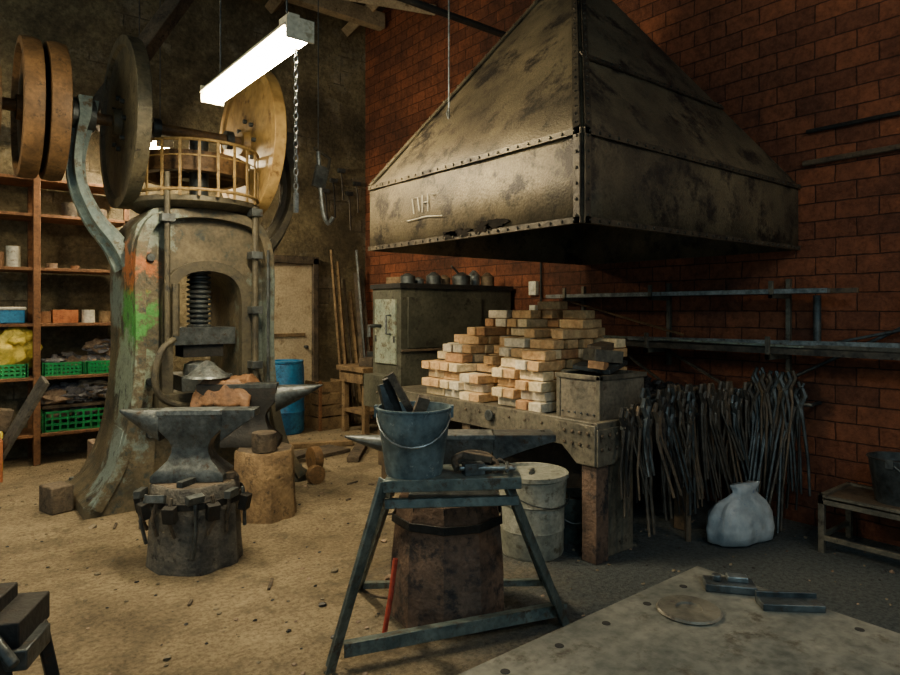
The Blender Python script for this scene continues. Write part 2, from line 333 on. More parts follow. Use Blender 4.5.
def edge_band(b,p,q,w,mat,out,n=None):
    p=Vector(p);q=Vector(q); t=(q-p).normalized(); out=Vector(out).normalized(); side=t.cross(out).normalized()
    a=side*w/2; d=out*.010
    vs=[p-a,p+a,q+a,q-a]; vs=[tuple(x) for x in vs]+[tuple(Vector(x)+d) for x in vs]
    b.add(vs,[(0,1,2,3),(4,5,6,7),(0,1,5,4),(1,2,6,5),(2,3,7,6),(3,0,4,7)],mat)
    L=(q-p).length; n=n or int(L/.075)
    for i in range(n):
        c=p+(q-p)*((i+.5)/n)+d
        b.cyl(c,c+out*.009,.009,mat,.006,seg=6)
fu=(-1,0,0); fv=(0,-1,0)
sU=Vector((-(ZT-Z1),0,1.0)).normalized(); sV=Vector((0,-(ZT-Z1),.87)).normalized()
for z in (Z0+.015,Z1-.015):
    edge_band(b,(H0[0]-.006,H0[1],z),(H0[0]-.006,H0[3],z),.030,hoodd if z<2 else hoodm,fu)
    edge_band(b,(H0[0],H0[1]-.006,z),(H0[2],H0[1]-.006,z),.030,hoodd,fv)
r=ring(.40,.008); edge_band(b,r[0],r[1],.04,hoodd,sV)
edge_band(b,(H0[0]-.006,H0[1]+.025,Z0),(H0[0]-.006,H0[1]+.025,Z1),.04,hoodd,fu)
edge_band(b,(H0[0]+.025,H0[1]-.006,Z0),(H0[0]+.025,H0[1]-.006,Z1),.04,hoodd,fv)
a0=Vector(ring(0)[0]); a1=Vector(ring(1)[0])
edge_band(b,a0+Vector((-.01,.025,0)),a1+Vector((-.01,.025,0)),.04,hoodd,sU)
edge_band(b,a0+Vector((.025,-.01,0)),a1+Vector((.025,-.01,0)),.04,hoodd,sV)
a0=Vector(ring(0)[3]); a1=Vector(ring(1)[3])
edge_band(b,a0+Vector((-.01,-.025,0)),a1+Vector((-.01,-.025,0)),.04,hoodm,sU)
# burnt through ragged patches of the lower edge
for (v,z,w,h,sd) in ((2.64,1.975,.10,.024,1),(2.74,1.965,.06,.03,4),(2.95,1.955,.11,.02,2),(3.04,1.95,.07,.022,3)):
    pts=[]
    for k in range(22):
        a=2*math.pi*k/22; kk=1+.8*noise.noise(Vector((math.cos(a)*2,math.sin(a)*2,sd*4.3)))
        pts.append((v+w*kk*math.cos(a),z+h*kk*math.sin(a)))
    b.prism(pts,H0[0]-.0195,H0[0]-.004,hole,'x')
# chalk scribble
for pts in ([(3.42,2.12),(3.44,2.22),(3.38,2.22),(3.36,2.13)],[(3.33,2.12),(3.33,2.23)],[(3.33,2.18),(3.27,2.18)],[(3.27,2.23),(3.27,2.12)],[(3.23,2.22),(3.16,2.22),(3.23,2.13),(3.16,2.13)],[(3.5,2.08),(3.3,2.09),(3.12,2.075)]):
    b.tube([(H0[0]-.009,v,z) for v,z in pts],.004,chalk,4)
b.done()
b=B('overhead_pipe'); b.cyl((.2,4.34,4.02),(WU,4.34,4.02),.03,black,seg=10)
for u in (1.2,3.0): b.cyl((u,4.34,4.02),(u,4.34,6.0),.01,black,seg=6)
b.done()

# ------------------------------------------------------------ press
cx=1.74; VF,VB=5.32,6.02; VC=5.67
b=B('friction_screw_press')
ol=[(-.84,0),(-.84,.1),(-.74,.2),(-.66,.36),(-.60,.6),(-.56,.9),(-.545,1.2),(-.55,1.8),(-.55,2.0),(-.51,2.15),(-.40,2.28),(-.2,2.33)]
il=[(-.08,.85),(-.14,.85),(-.2,.85),(-.25,.86),(-.27,.90),(-.27,1.0),(-.27,1.2),(-.27,1.4),(-.27,1.58),(-.24,1.70),(-.17,1.78),(-.08,1.81)]
mir=lambda L:[(-x,z) for x,z in L[::-1]]
O=[(cx+x,z) for x,z in ol+mir(ol)]; I=[(cx+x,z) for x,z in il+mir(il)]
b.ringprism(O,I,VF,VB,castb)
fr=smooth([(cx+x,z) for x,z in [(-.80,.05),(-.64,.35),(-.55,.7),(-.505,1.2),(-.51,1.8),(-.47,2.08),(-.34,2.22),(0,2.27),(.34,2.22),(.47,2.08),(.51,1.8),(.505,1.2),(.55,.7),(.64,.35),(.80,.05)]],4)
fr=[tuple(p) for p in fr]
b.band(fr,.075,VF-.09,VF+.02,castb); b.band(fr,.075,VB-.02,VB+.07,castb)
fi=[tuple(p) for p in smooth([(cx+x,z) for x,z in [(-.31,.82),(-.31,1.3),(-.3,1.64),(-.2,1.8),(0,1.85),(.2,1.8),(.3,1.64),(.31,1.3),(.31,.82)]],4)]
b.band(fi,.08,VF-.07,VF+.02,castd)
for z in (.55,.95,1.9): b.lathe([(.001,-.03),(.03,-.03),(.035,0),(.001,0)],(cx-.42,VF-.0,z),iron,12,'y')
for sgn in (-1,1):
    x=lambda a: cx+sgn*a
    b.loft([rect(min(x(.88),x(.45)),VF-.06,max(x(.88),x(.45)),VB+.15,0),rect(min(x(.88),x(.45)),VF-.06,max(x(.88),x(.45)),VB+.15,.08),rect(min(x(.76),x(.42)),VF-.05,max(x(.76),x(.42)),VB+.08,.17),rect(min(x(.68),x(.40)),VF-.04,max(x(.68),x(.40)),VB+.03,.32),rect(min(x(.61),x(.38)),VF-.0,max(x(.61),x(.38)),VB,.6)],castb)
    for v in (VF+.02,VB+.08): b.cyl((x(.82),v,.08),(x(.82),v,.13),.03,iron,seg=6)
    pts=[tuple(p) for p in smooth([(x(.50),1.85),(x(.60),2.02),(x(.74),2.2),(x(.84),2.42),(x(.87),2.62),(x(.85),2.82),(x(.82),2.98),(x(.82),3.12)],5)]
    n_=len(pts); w1=[.10-.05*math.sin(math.pi*i/(n_-1)) for i in range(n_)]; w2=[.22-.09*math.sin(math.pi*i/(n_-1)) for i in range(n_)]
    mm=castbl if sgn<0 else castd
    b.band(pts,w1,VC-.13,VC+.13,mm); b.band(pts,w2,VC-.03,VC+.03,mm)
    b.lathe([(.001,-.08),(.12,-.08),(.12,.08),(.001,.08)],(x(.82),VC,3.0),iron,20,'x')
b.bb((cx-.4,VF-.16,.72),(cx+.4,VB-.1,.86),castd); b.bb((cx-.2,VF-.05,.86),(cx+.2,VF+.4,.98),iron)
b.lathe([(.001,0),(.13,0),(.12,.08),(.08,.1),(.001,.1)],(cx,VF+.15,.98),steel,20)
b.bb((cx-.25,VF+.02,1.22),(cx+.25,VF+.3,1.36),iron); b.bb((cx-.16,VF+.05,1.12),(cx+.16,VF+.27,1.22),black)
pr=[(.001,1.36)]
z=1.36
while z<1.82: pr+=[(.095,z),(.095,z+.018),(.07,z+.024),(.07,z+.034)]; z+=.04
pr+=[(.075,2.3),(.075,2.9),(.001,2.9)]
b.lathe(pr,(cx,VF+.17,0),iron,20)
for du,zz0,zz1,r in ((-.33,1.25,2.55,.022),(.36,.9,2.35,.026),(.47,.5,2.0,.012),(-.27,1.3,1.7,.03)):
    b.cyl((cx+du,VF-.13,zz0),(cx+du,VF-.13,zz1),r,castd if r>.02 else iron,seg=10)
for z in (1.05,1.5,1.95,2.3): b.box((cx+.36,VF-.12,z),(.09,.12,.06),iron)
b.box((cx-.33,VF-.1,2.2),(.1,.14,.06),iron)
b.lathe([(.001,2.3),(.46,2.3),(.52,2.34),(.52,2.38),(.001,2.38)],(cx,VC-.08,0),castd,36)
rr=.49
ang=[R(a) for a in range(190,351,16)]
for zz,r_ in ((2.8,.013),(2.68,.007),(2.42,.014)): b.tube([(cx+rr*math.cos(a),VC-.1+rr*math.sin(a)*1.1,zz) for a in [R(k) for k in range(190,352,8)]],r_,rail_m,8)
for a in ang: b.box((cx+rr*math.cos(a),VC-.1+rr*math.sin(a)*1.1,2.59),(.012,.022,.44),rail_m,(0,0,a))
b.tube(smooth([(cx-.30,VF-.2,1.28),(cx-.40,VF-.24,1.2),(cx-.45,VF-.25,1.0),(cx-.40,VF-.25,.85),(cx-.25,VF-.24,.78),(cx-.05,VF-.22,.76)],4),.026,castd,8)
b.lathe([(.001,1.0),(.16,.99),(.17,.97),(.03,1.09),(.001,1.1)],(cx-.1,VF-.34,.02),steel,24); b.cyl((cx-.1,VF-.34,.74),(cx-.1,VF-.34,1.0),.02,iron)
b.bb((cx-.2,VF-.42,.70),(cx+.1,VF-.16,.74),castd)
b.done(bevel=.008)
b=B('press_flywheel')
b.lathe([(.37,2.60),(.45,2.60),(.45,2.76),(.37,2.76)],(cx,VC-.0,0),wheel,48,closed=True)
b.lathe([(.001,2.60),(.1,2.60),(.12,2.74),(.06,2.82),(.001,2.82)],(cx,VC,0),iron,20)
for k in range(6):
    a=k*math.pi/3; b.cyl((cx+.08*math.cos(a),VC+.08*math.sin(a),2.67),(cx+.39*math.cos(a),VC+.39*math.sin(a),2.67),.035,wheel,seg=8)
b.done(bevel=.006)
dp=[(.001,-.09),(.1,-.09),(.12,-.03),(.58,-.025),(.6,-.05),(.67,-.05),(.67,.05),(.6,.05),(.58,.025),(.12,.03),(.1,.09),(.001,.09)]
for nm_,u_,m_,z_ in (('friction_disc',1.21,discd,2.98),('friction_disc.001',2.24,disct,2.98)):
    b=B(nm_); b.lathe(dp,(u_,VC,z_),m_,64,'x')
    for k in range(8): a=k*math.pi/4; b.lathe([(.001,-.06),(.02,-.06),(.02,0)],(u_,VC+.2*math.cos(a),z_+.2*math.sin(a)),iron,8,'x')
    b.done(bevel=.004)
b=B('drive_shaft'); b.cyl((.2,VC,2.99),(2.7,VC,2.99),.045,wheel,seg=16)
for u in (1.45,2.05): b.lathe([(.045,-.03),(.08,-.03),(.08,.03),(.045,.03)],(u,VC,2.99),iron,16,'x')
b.lathe([(.001,-.06),(.06,-.06),(.07,-.02),(.24,-.02),(.25,-.06),(.28,-.06),(.28,.06),(.25,.06),(.24,.02),(.07,.02),(.06,.06),(.001,.06)],(.33,VC,2.99),wheel,40,'x')
b.done()
for i,u in enumerate((.56,.72)):
    b=B('belt_pulley' if i==0 else 'belt_pulley.001')
    b.lathe([(.001,-.07),(.09,-.07),(.09,-.02),(.44,-.02),(.45,-.065),(.50,-.06),(.51,0),(.50,.06),(.45,.065),(.44,.02),(.09,.02),(.09,.07),(.001,.07)],(u,VC,2.98),wheel,56,'x')
    b.done(bevel=.003)
b=B('roof_brace_beam'); b.tube([(1.1,6.5,3.14),(2.5,6.5,5.54)],.10,woodd,4); b.tube([(1.14,6.5,3.16),(1.14,WV-.02,3.16)],.06,woodd,4); b.done(bevel=.01)
b=B('hanging_hook'); b.tube(smooth([(2.78,5.4,2.95),(2.8,5.4,2.65),(2.83,5.4,2.4),(2.88,5.4,2.3),(2.93,5.4,2.36)],4),.02,steel,8)
b.box((2.80,5.4,2.72),(.12,.04,.2),iron,(0,.2,0)); b.tube([(2.74,5.4,2.98),(2.9,5.4,2.9),(2.86,5.4,2.7)],.018,castd,6); b.cyl((2.78,5.4,2.9),(2.78,5.4,5.8),.006,iron,seg=6); b.done()
b=B('wooden_block'); b.box((.74,5.62,.10),(.16,.2,.20),woodd,(0,0,.3)); b.done(bevel=.012)

# ------------------------------------------------------------ anvils and stumps
def anvil(name,loc,rz,L=.78,H=.42,W=.13,hornl=.22,round_left=True,mat=iron,heel=.16,hm=None,face=None):
    b=B(name,loc,rz); hw=W/2; xb0=-L/2+hornl; xb1=L/2-heel; face=face or steel
    c=(xb0+xb1)/2
    def rc(hx,hy,z,cc=c): return [(cc-hx,-hy,z),(cc+hx,-hy,z),(cc+hx,hy,z),(cc-hx,hy,z)]
    w=(xb1-xb0)/2
    b.loft([rc(w*1.1,hw*1.75,0),rc(w*1.1,hw*1.75,.09*H),rc(w*.88,hw*1.4,.19*H),rc(w*.66,hw*1.05,.29*H),rc(w*.56,hw*.88,.40*H),rc(w*.56,hw*.85,.48*H),rc(w*.66,hw*.9,.58*H),rc(w*.86,hw*.97,.67*H),rc(w*1.0,hw,.75*H),rc(w,hw,H*.99)],mat)
    b.loft([rc(w*1.0,hw*1.02,H*.93),rc(w*1.0,hw*1.02,H)],face)
    rings=[]
    for i in range(8):
        t=i/7; x=xb0-hornl*t+.01; hh=(.42*H)*(1-t)**.9+.012; ww=hw*(1-t)**.7+.008
        ring=[]
        for k in range(14):
            q=2*math.pi*k/14; y=ww*math.cos(q); zz=math.sin(q)
            if round_left: z=H-.01-hh/2+zz*hh/2-(.004)
            else: z=H-hh/2+(max(-1,min(1,zz*1.5)))*hh/2
            ring.append((x,y,z))
        rings.append(ring)
    b.loft(rings,hm or (steel if round_left else mat))
    hb=[(xb1-.01,.55*H),(xb1-.01,H),(L/2,H),(L/2,.90*H),(xb1+heel*.5,.75*H)]
    b.prism(hb,-hw,hw,mat); b.box((L/2-.05,hw*.4,H+.001),(.022,.022,.004),black)
    return b
def stump(name,loc,r,h,mat,top,seg=28,jit=.12,flare=.06):
    b=B(name,loc); b.lathe([(.001,0),(r*(1+flare),0),(r*1.03,h*.2),(r,h*.6),(r*.97,h*.97),(r*.93,h)],(0,0,0),mat,seg,jit=jit)
    b.lathe([(.001,h-.004),(r*.9,h-.004),(r*.9,h+.003),(.001,h+.003)],(0,0,0),top,seg,jit=jit)
    return b
p=plan(-1.53,3.92)
b=stump('anvil_stump',(p[0],p[1],0),.255,.485,woodg,woodd)
b.lathe([(.268,.37),(.275,.37),(.275,.41),(.268,.41)],(0,0,0),black,28,jit=.1,closed=True)
for k,a in enumerate([-165,-150,-132,-112,-95,-70,-52,-30,-8]):
    a=R(a)+CA; x,y=.295*math.cos(a),.295*math.sin(a); ln=random.uniform(.2,.34)
    b.tube([(x,y,.45),(x*1.02+random.uniform(-.03,.03),y*1.04,.44-ln*.5),(x*.98+random.uniform(-.06,.06),y*1.0,.44-ln)],.012,[woodd,rod,iron][k%3],6)
    if k%2: b.box((x*1.03,y*1.03,.44),(.04,.10,.045),iron,(0,.3*(k%3-1),a+random.uniform(-.6,.6)))
    else: b.box((x*1.05,y*1.05,.36),(.05,.07,.09),black,(0,.2,a))
b.box((-.1,-.14,.505),(.12,.04,.035),iron,(0,0,.6)); b.box((.14,-.12,.505),(.1,.05,.04),woodd,(0,0,-.4))
b.done(bevel=.004)
p2=plan(-1.58,3.92)
anvil('anvil',(p2[0],p2[1],.49),CA+R(4),L=.82,H=.415,W=.14,hornl=.25,round_left=False,heel=.19).done(bevel=.006)
p=plan(-1.36,4.78)
b=stump('anvil_stump.001',(p[0],p[1],0),.215,.485,wood,woodd)
b.done()
a2=plan(-1.42,4.9)
anvil('anvil.001',(a2[0],a2[1],.49),CA+math.pi+R(6),L=.92,H=.46,W=.13,hornl=.34,round_left=True,mat=black,heel=.2,hm=iron,face=iron).done(bevel=.005)
q=plan(-1.33,4.66)
b=B('hardwood_mallet_head',(q[0],q[1],.490)); b.lathe([(.001,0),(.085,0),(.09,.06),(.088,.135),(.001,.14)],(0,0,0),woodd,20); b.done(bevel=.004)
b=B('leather_apron',(*plan(-1.70,4.90),.955),CA)
nx,ny=30,22; vs=[];fs=[]
for i in range(nx):
    for j in range(ny):
        x=-.22+.44*i/(nx-1); y=-.22+.40*j/(ny-1)
        z=.03+.04*noise.noise(Vector((x*9,y*9,1)))+.018*noise.noise(Vector((x*22,y*22,4)))
        z=max(z,.008); yy=y
        if y<-.07: z-= (-.07-y)*1.3; yy=-.07-(-.07-y)*.35
        if x<-.12: z-=( -.12-x)*.9
        if x>.14: z-=(x-.14)*.8
        vs.append((x+.03*noise.noise(Vector((y*9,x*5,2))),yy+.03*noise.noise(Vector((x*11,y*4,7))),z))
for i in range(nx-1):
    for j in range(ny-1): fs.append((i*ny+j,(i+1)*ny+j,(i+1)*ny+j+1,i*ny+j+1))
b.add(vs,fs,leather); b.done(solid=.006,ang=80)
p=plan(-.01,3.27)
b=B('anvil_stump.002',(p[0],p[1],0),.2)
b.lathe([(.001,0),(.295,0),(.29,.25),(.265,.5),(.25,.58),(.001,.582)],(0,0,0),woodr,10)
for k in range(10):
    a=2*math.pi*(k)/10; b.tube([(.288*math.cos(a),.288*math.sin(a),0.02),(.25*math.cos(a),.25*math.sin(a),.57)],.006,black,5)
b.lathe([(.279,.46),(.287,.46),(.283,.5),(.275,.5)],(0,0,0),black,10,closed=True)
b.done(bevel=.008,ang=20)
b=anvil('anvil.002',(p[0],p[1],.585),CA+R(0),L=1.06,H=.30,W=.16,hornl=.36,round_left=True,mat=iron,heel=.30,hm=iron)
b.done(bevel=.006)

# trestle stand
b=B('steel_trestle_stand',(0,0,0))
def P3(x,y,z): a=plan(x,y); return Vector((a[0],a[1],z))
zt_=.80
def rail(p,q,w=.055,t=.008,mat=teal):
    p=Vector(p);q=Vector(q);d=(q-p).normalized(); s=d.cross(Vector((.3,-.9,.1))).normalized(); n_=d.cross(s).normalized()
    for (a,c) in ((s,n_),(n_,s)):
        vs=[]
        for e in (p,q):
            for (i,j) in ((0,0),(1,0),(1,1),(0,1)): vs.append(tuple(e+a*w*i+c*t*j))
        b.add(vs,[(0,1,2,3),(4,5,6,7),(0,1,5,4),(1,2,6,5),(2,3,7,6),(3,0,4,7)],mat)
tl,tr,bl,br=(-.275,2.66),(.30,2.72),(-.25,2.93),(.30,2.98)
b.loft([[P3(*tl,zt_-.05),P3(*tr,zt_-.05),P3(*br,zt_-.05),P3(*bl,zt_-.05)],[P3(*tl,zt_),P3(*tr,zt_),P3(*br,zt_),P3(*bl,zt_)]],teal)
fl,frr,bkl,bkr=(-.475,2.69),(.575,3.10),(-.47,3.52),(.55,3.56)
rail(P3(-.25,2.69,zt_-.01),P3(*fl,0)); rail(P3(.26,2.75,zt_-.01),P3(*frr,0)); 
rail(P3(-.22,2.9,zt_-.04),P3(*bkl,0)); rail(P3(.27,2.94,zt_-.04),P3(*bkr,0))
rail(P3(-.44,2.70,.11),P3(.555,3.08,.11)); rail(P3(-.47,3.5,.03),P3(.54,3.54,.03))
rail(P3(-.27,2.68,.72),P3(.29,2.73,.72),.04)
b.done(bevel=.003)
b=B('red_pry_bar'); b.tube([P3(-.30,2.96,.02),P3(-.27,2.97,.2),P3(-.25,2.98,.36)],.012,redp,8); b.tube([P3(-.30,2.96,.02),P3(-.31,2.93,.01)],.012,redp,8); b.done()

def bucket(name,loc,r,h,mat,fill=None,handle=True,rz=0):
    b=B(name,loc,rz); rb=r*.76
    b.lathe([(.001,.0),(rb,0),(rb+.003,.01),(r*.9,h*.55),(r*.915,h*.56),(r,h*.97),(r+.008,h*.975),(r+.008,h),(r-.006,h),(r*.88,h*.55),(rb-.006,.012),(.001,.012)],(0,0,0),mat,40)
    if fill: b.lathe([(.001,h*.8),(r*.93,h*.8),(r*.93,h*.81),(.001,h*.81)],(0,0,0),fill,30)
    if handle:
        pts=[(r*math.cos(R(a)),-.9*r*math.sin(R(a))*1.0-.01,h*.93-.45*h*math.sin(R(a))) for a in range(0,181,15)]
        b.tube(pts,.004,steel,6)
        for s in (-1,1): b.box((s*(r+.006),0,h*.93),(.012,.04,.05),mat)
    return b
bp_=plan(-.155,2.80)
b=bucket('zinc_bucket',(*bp_,.80),.158,.285,buckm,black,rz=CA)
b.box((-.09,.03,.31),(.035,.03,.2),black,(.1,-.35,.2)); b.box((-.05,.0,.33),(.03,.03,.22),woodd,(.1,-.5,0)); b.box((.03,-.04,.285),(.05,.04,.1),woodd,(.2,.3,.2)); b.box((-.12,.02,.3),(.04,.03,.16),iron,(-.1,-.2,.5))
b.done()
b=B('g_clamp',(*plan(.14,2.8),.80),CA)
b.tube(smooth([(-.11,-.02,.02),(-.12,.03,.05),(-.06,.06,.07),(.02,.06,.06),(.06,.02,.03),(.05,-.03,.02)],3),.016,hearthr,8)
b.cyl((-.1,-.05,.03),(.14,-.02,.025),.011,steel,seg=8); b.cyl((.1,-.07,.025),(.11,.05,.03),.009,iron,seg=8); b.box((-.04,-.03,.025),(.09,.05,.05),iron,(0,0,.3)); b.box((-.02,.03,.06),(.13,.03,.03),hearthr,(0,.1,-.3))
b.tube([(-.02,.0,.02),(.08,.06,.04),(.13,.02,.02),(.1,-.04,.015)],.010,rod,6)
b.done(bevel=.003)

b=B('steel_drum',(*plan(.51,4.05),0)); 
b.lathe([(.001,0),(.185,0),(.195,.02),(.195,.15),(.2,.16),(.198,.17),(.2,.31),(.208,.32),(.205,.33),(.215,.47),(.225,.475),(.225,.5),(.205,.5),(.2,.44),(.001,.44)],(0,0,0),drumm,36,jit=.03)
b.lathe([(.001,.475),(.20,.475),(.20,.482),(.06,.486),(.001,.486)],(0,0,0),drumm,30); b.box((0,0,.495),(.10,.02,.018),iron,(0,0,.6))
b.tube([(.228*math.cos(R(a)),.228*math.sin(R(a)),.42-.10*math.sin(R(a-180))) for a in range(180,361,15)],.005,iron,6)
b.done()
b=bucket('rubble_bucket',(*plan(.80,4.25),0),.13,.30,teal,black,rz=CA); b.done()

# ------------------------------------------------------------ forge hearth table
TU0,TV0,TV1,TZ=3.07,2.45,4.80,.82
b=B('forge_hearth_table')
b.bb((TU0,TV0,TZ-.04),(WU-.02,TV1,TZ),hearth)
b.bb((TU0-.02,TV0,TZ-.15),(TU0+.03,TV1,TZ+.015),hearth); b.bb((TU0-.02,TV0-.02,TZ-.17),(WU-.02,TV0+.03,TZ+.015),hearth); b.bb((TU0,TV1-.03,TZ-.15),(WU-.02,TV1,TZ),hearth)
b.bb((TU0-.015,TV0-.01,0),(TU0+.10,TV0+.10,TZ-.15),woodr); b.bb((TU0+.12,TV0+.03,0),(TU0+.40,TV0+.06,TZ-.17),hearth)
b.prism([(TU0-.03,TZ-.02),(TU0+.30,TZ-.02),(TU0+.26,TZ-.16),(TU0+.12,TZ-.24),(TU0-.03,TZ-.24)],TV0-.035,TV0-.018,hearth)
b.prism([(TV0-.02,TZ+.0),(TV0+.3,TZ+.0),(TV0+.24,TZ-.14),(TV0+.12,TZ-.24),(TV0-.02,TZ-.24)],TU0-.04,TU0-.022,hearth,'x')
for v in (3.6,4.7): b.bb((TU0,v,0),(TU0+.09,v+.09,TZ-.15),hearthr)
for u in (4.0,4.68): b.bb((u,TV0,0),(u+.08,TV0+.08,TZ-.15),hearthr); b.bb((u,4.68,0),(u+.08,4.76,TZ-.15),hearthr)
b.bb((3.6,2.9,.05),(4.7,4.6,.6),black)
b.cyl((TU0-.03,3.35,TZ-.05),(TU0-.05,3.35,TZ-.05),.04,iron)
for i in range(16):
    v=TV0+.12+i*.15; b.cyl((TU0-.02,v,TZ-.04),(TU0-.032,v,TZ-.04),.014,hearthr,.008,seg=6); 
for i in range(4):
    for j in range(2):
        b.cyl((TU0+.0+i*.07,TV0-.035,TZ-.06-j*.08),(TU0+i*.07,TV0-.048,TZ-.06-j*.08),.013,hearthr,seg=6)
        b.cyl((TU0-.04,TV0+.03+i*.06,TZ-.05-j*.07),(TU0-.052,TV0+.03+i*.06,TZ-.05-j*.07),.012,hearthr,seg=6)
b.box((TU0+.0,3.35,.66),(.02,.12,.16),hearthr)
b.done(bevel=.005)
b=B('firebrick_stack')
bw,bd,bh=.225,.112,.068
def brick(u,v,z,al,rz=0):
    d=(bd,bw,bh) if al=='v' else (bw,bd,bh)
    b.box((u,v,z+bh/2),tuple(x-.005 for x in d),random.choice(fb[:3]+[fb[0],fb[1],fb[1],fb[3]]),(0,0,rz+random.uniform(-.10,.10)))
cols=[(3.22,[(4.14,4),(3.90,5),(3.66,3),(3.30,5),(3.06,6)]),(3.36,[(4.16,6),(3.91,7),(3.66,5),(3.37,7),(3.12,7)]),(3.50,[(4.16,7),(3.9,8),(3.64,7),(3.37,8),(3.1,8)]),(3.66,[(4.1,7),(3.86,10),(3.6,10),(3.35,8),(3.1,9)]),(3.82,[(4.1,6),(3.82,9),(3.5,11),(3.2,10),(2.97,7)]),(4.0,[(3.9,7),(3.6,8),(3.3,8)])]
for u,cs in cols:
    for v,n in cs:
        for k in range(n):
            if (k+int(v*10))%2==0 :
                brick(u,v-.058,TZ+.001+k*bh,'u'); 
                if not(k==n-1 and random.random()<.5): brick(u,v+.058,TZ+.001+k*bh,'u')
            else: brick(u+random.uniform(-.018,.018),v+random.uniform(-.02,.02),TZ+.001+k*bh,'v')
b.done(bevel=.006)
b=B('forge_fire_box')
u0,u1,v0,v1,z0,z1=3.16,3.62,2.50,2.84,TZ,1.10
b.bb((u0,v0,z0),(u0+.015,v1,z1),boxm); b.bb((u0,v0,z0),(u1,v0+.015,z1),boxm); b.bb((u1-.015,v0,z0),(u1,v1,z1),boxm); b.bb((u0,v1-.015,z0),(u1,v1,z1),boxm)
b.bb((u0-.012,v0-.012,z1-.03),(u0+.02,v1+.01,z1),hearth); b.bb((u0-.012,v0-.012,z1-.03),(u1+.01,v0+.02,z1),hearth)
b.bb((u0-.012,v0-.012,z0),(u0+.02,v0+.02,z1),hearth); b.bb((u0-.008,v1-.03,z0),(u0+.01,v1,z1),hearth)
b.bb((u0+.015,v0+.015,z0+.001),(u1-.015,v1-.015,z1-.06),coal)
for i in range(6): b.cyl((u0-.001,v0+.04+i*.05,z0+.04),(u0-.01,v0+.04+i*.05,z0+.04),.008,iron,seg=6)
b.box((3.45,2.72,1.14),(.34,.25,.03),iron,(.1,-.12,.3)); b.box((3.45,2.70,1.20),(.22,.14,.08),hearth,(0,.1,-.3)); b.box((3.3,2.62,1.15),(.18,.1,.05),fb[3],(.1,.1,.5)); b.box((3.5,2.76,1.25),(.2,.1,.05),hearthr,(.1,-.1,.2))
b.done(bevel=.004)
b=B('coal_heap')
for i in range(260):
    u=random.gauss(4.25,.24);v=random.gauss(2.80,.16)
    if not(3.72<u<4.7 and 2.5<v<3.1): continue
    hz=max(0,.14*(1-((u-4.2)/.5)**2-((v-2.9)/.4)**2)); r=random.uniform(.015,.04)
    b.blob((u,v,TZ+r*.4+hz*random.random()),(r,r,r*.8),coal,1,.4,i)
b.done()
b=B('hearth_hand_tools')
for i in range(26):
    u=random.uniform(3.65,4.5); v=random.uniform(2.47,2.66); a=random.uniform(-.45,.35); L=random.uniform(.25,.6)
    d=Vector((math.cos(a),math.sin(a)*.4,0))*L/2; c=Vector((u,v,TZ+.03+random.uniform(0,.07)))
    b.tube([c-d,c+d],.011,[rod,iron,steel][i%3],6); 
    if i%2: b.box(c+d,(.07,.035,.03),iron,(0,0,a+1.4))
b.done()

b=B('blacksmith_tongs')
def tong(c,out,L,sp,ln,m=None):
    c=Vector(c); o=Vector(out).normalized(); w=o.cross(Vector((0,0,1)))
    j=random.uniform(-.06,.06); r=random.uniform(.0075,.012); m=m or random.choice([rod,iron,rod,rod,hearthr,black])
    for s in (-1,1):
        b.tube([c+o*s*.016+Vector((0,0,.12)),c+o*s*.034+Vector((0,0,.07)),c,c-o*s*.02+w*ln*.1-Vector((0,0,.1)),c-o*s*(sp)+o*j+w*ln*.5-Vector((0,0,L*.6)),c-o*s*(sp*1.1)+o*j*1.4+w*ln-Vector((0,0,L))],[r*1.3,r*1.5,r*1.7,r,r*.9,r*.75],m,6)
    b.cyl(c-w*.018,c+w*.018,.015,m,seg=8)
u=3.22
while u<4.62:
    tong((u,2.36+random.uniform(-.06,.02),.84+random.uniform(-.08,.07)),(1,0,0),random.uniform(.36,.68),random.uniform(.012,.04),random.uniform(-.02,.12)); u+=random.uniform(.018,.040)
v=2.28
while v>1.95:
    tong((4.62+random.uniform(-.05,.03),v,.88+random.uniform(-.06,.10)),(0,1,0),random.uniform(.56,.76),random.uniform(.01,.03),-random.uniform(-.02,.12)); v-=random.uniform(.014,.024)
for i in range(14):
    v=random.uniform(1.97,2.3); b.tube([(4.45+random.uniform(-.12,.08),v,.02),(4.55,v+random.uniform(-.05,.05),.6),(4.66,v+random.uniform(-.08,.08),1.0)],.010,random.choice([rod,iron]),6)
b.done()
b=B('tong_rack'); b.cyl((3.20,2.37,.80),(4.66,2.37,.80),.013,iron,seg=8)
for u in (3.3,4.0,4.6): b.bb((u,2.36,.77),(u+.02,2.44,.80),iron)
b.cyl((4.62,1.88,.86),(4.62,2.32,.86),.013,iron,seg=8); b.cyl((4.62,1.9,.86),(4.79,1.9,.86),.012,iron,seg=8); b.cyl((3.85,2.33,0),(3.85,2.34,.8),.02,hearthr,seg=8)
b.done()
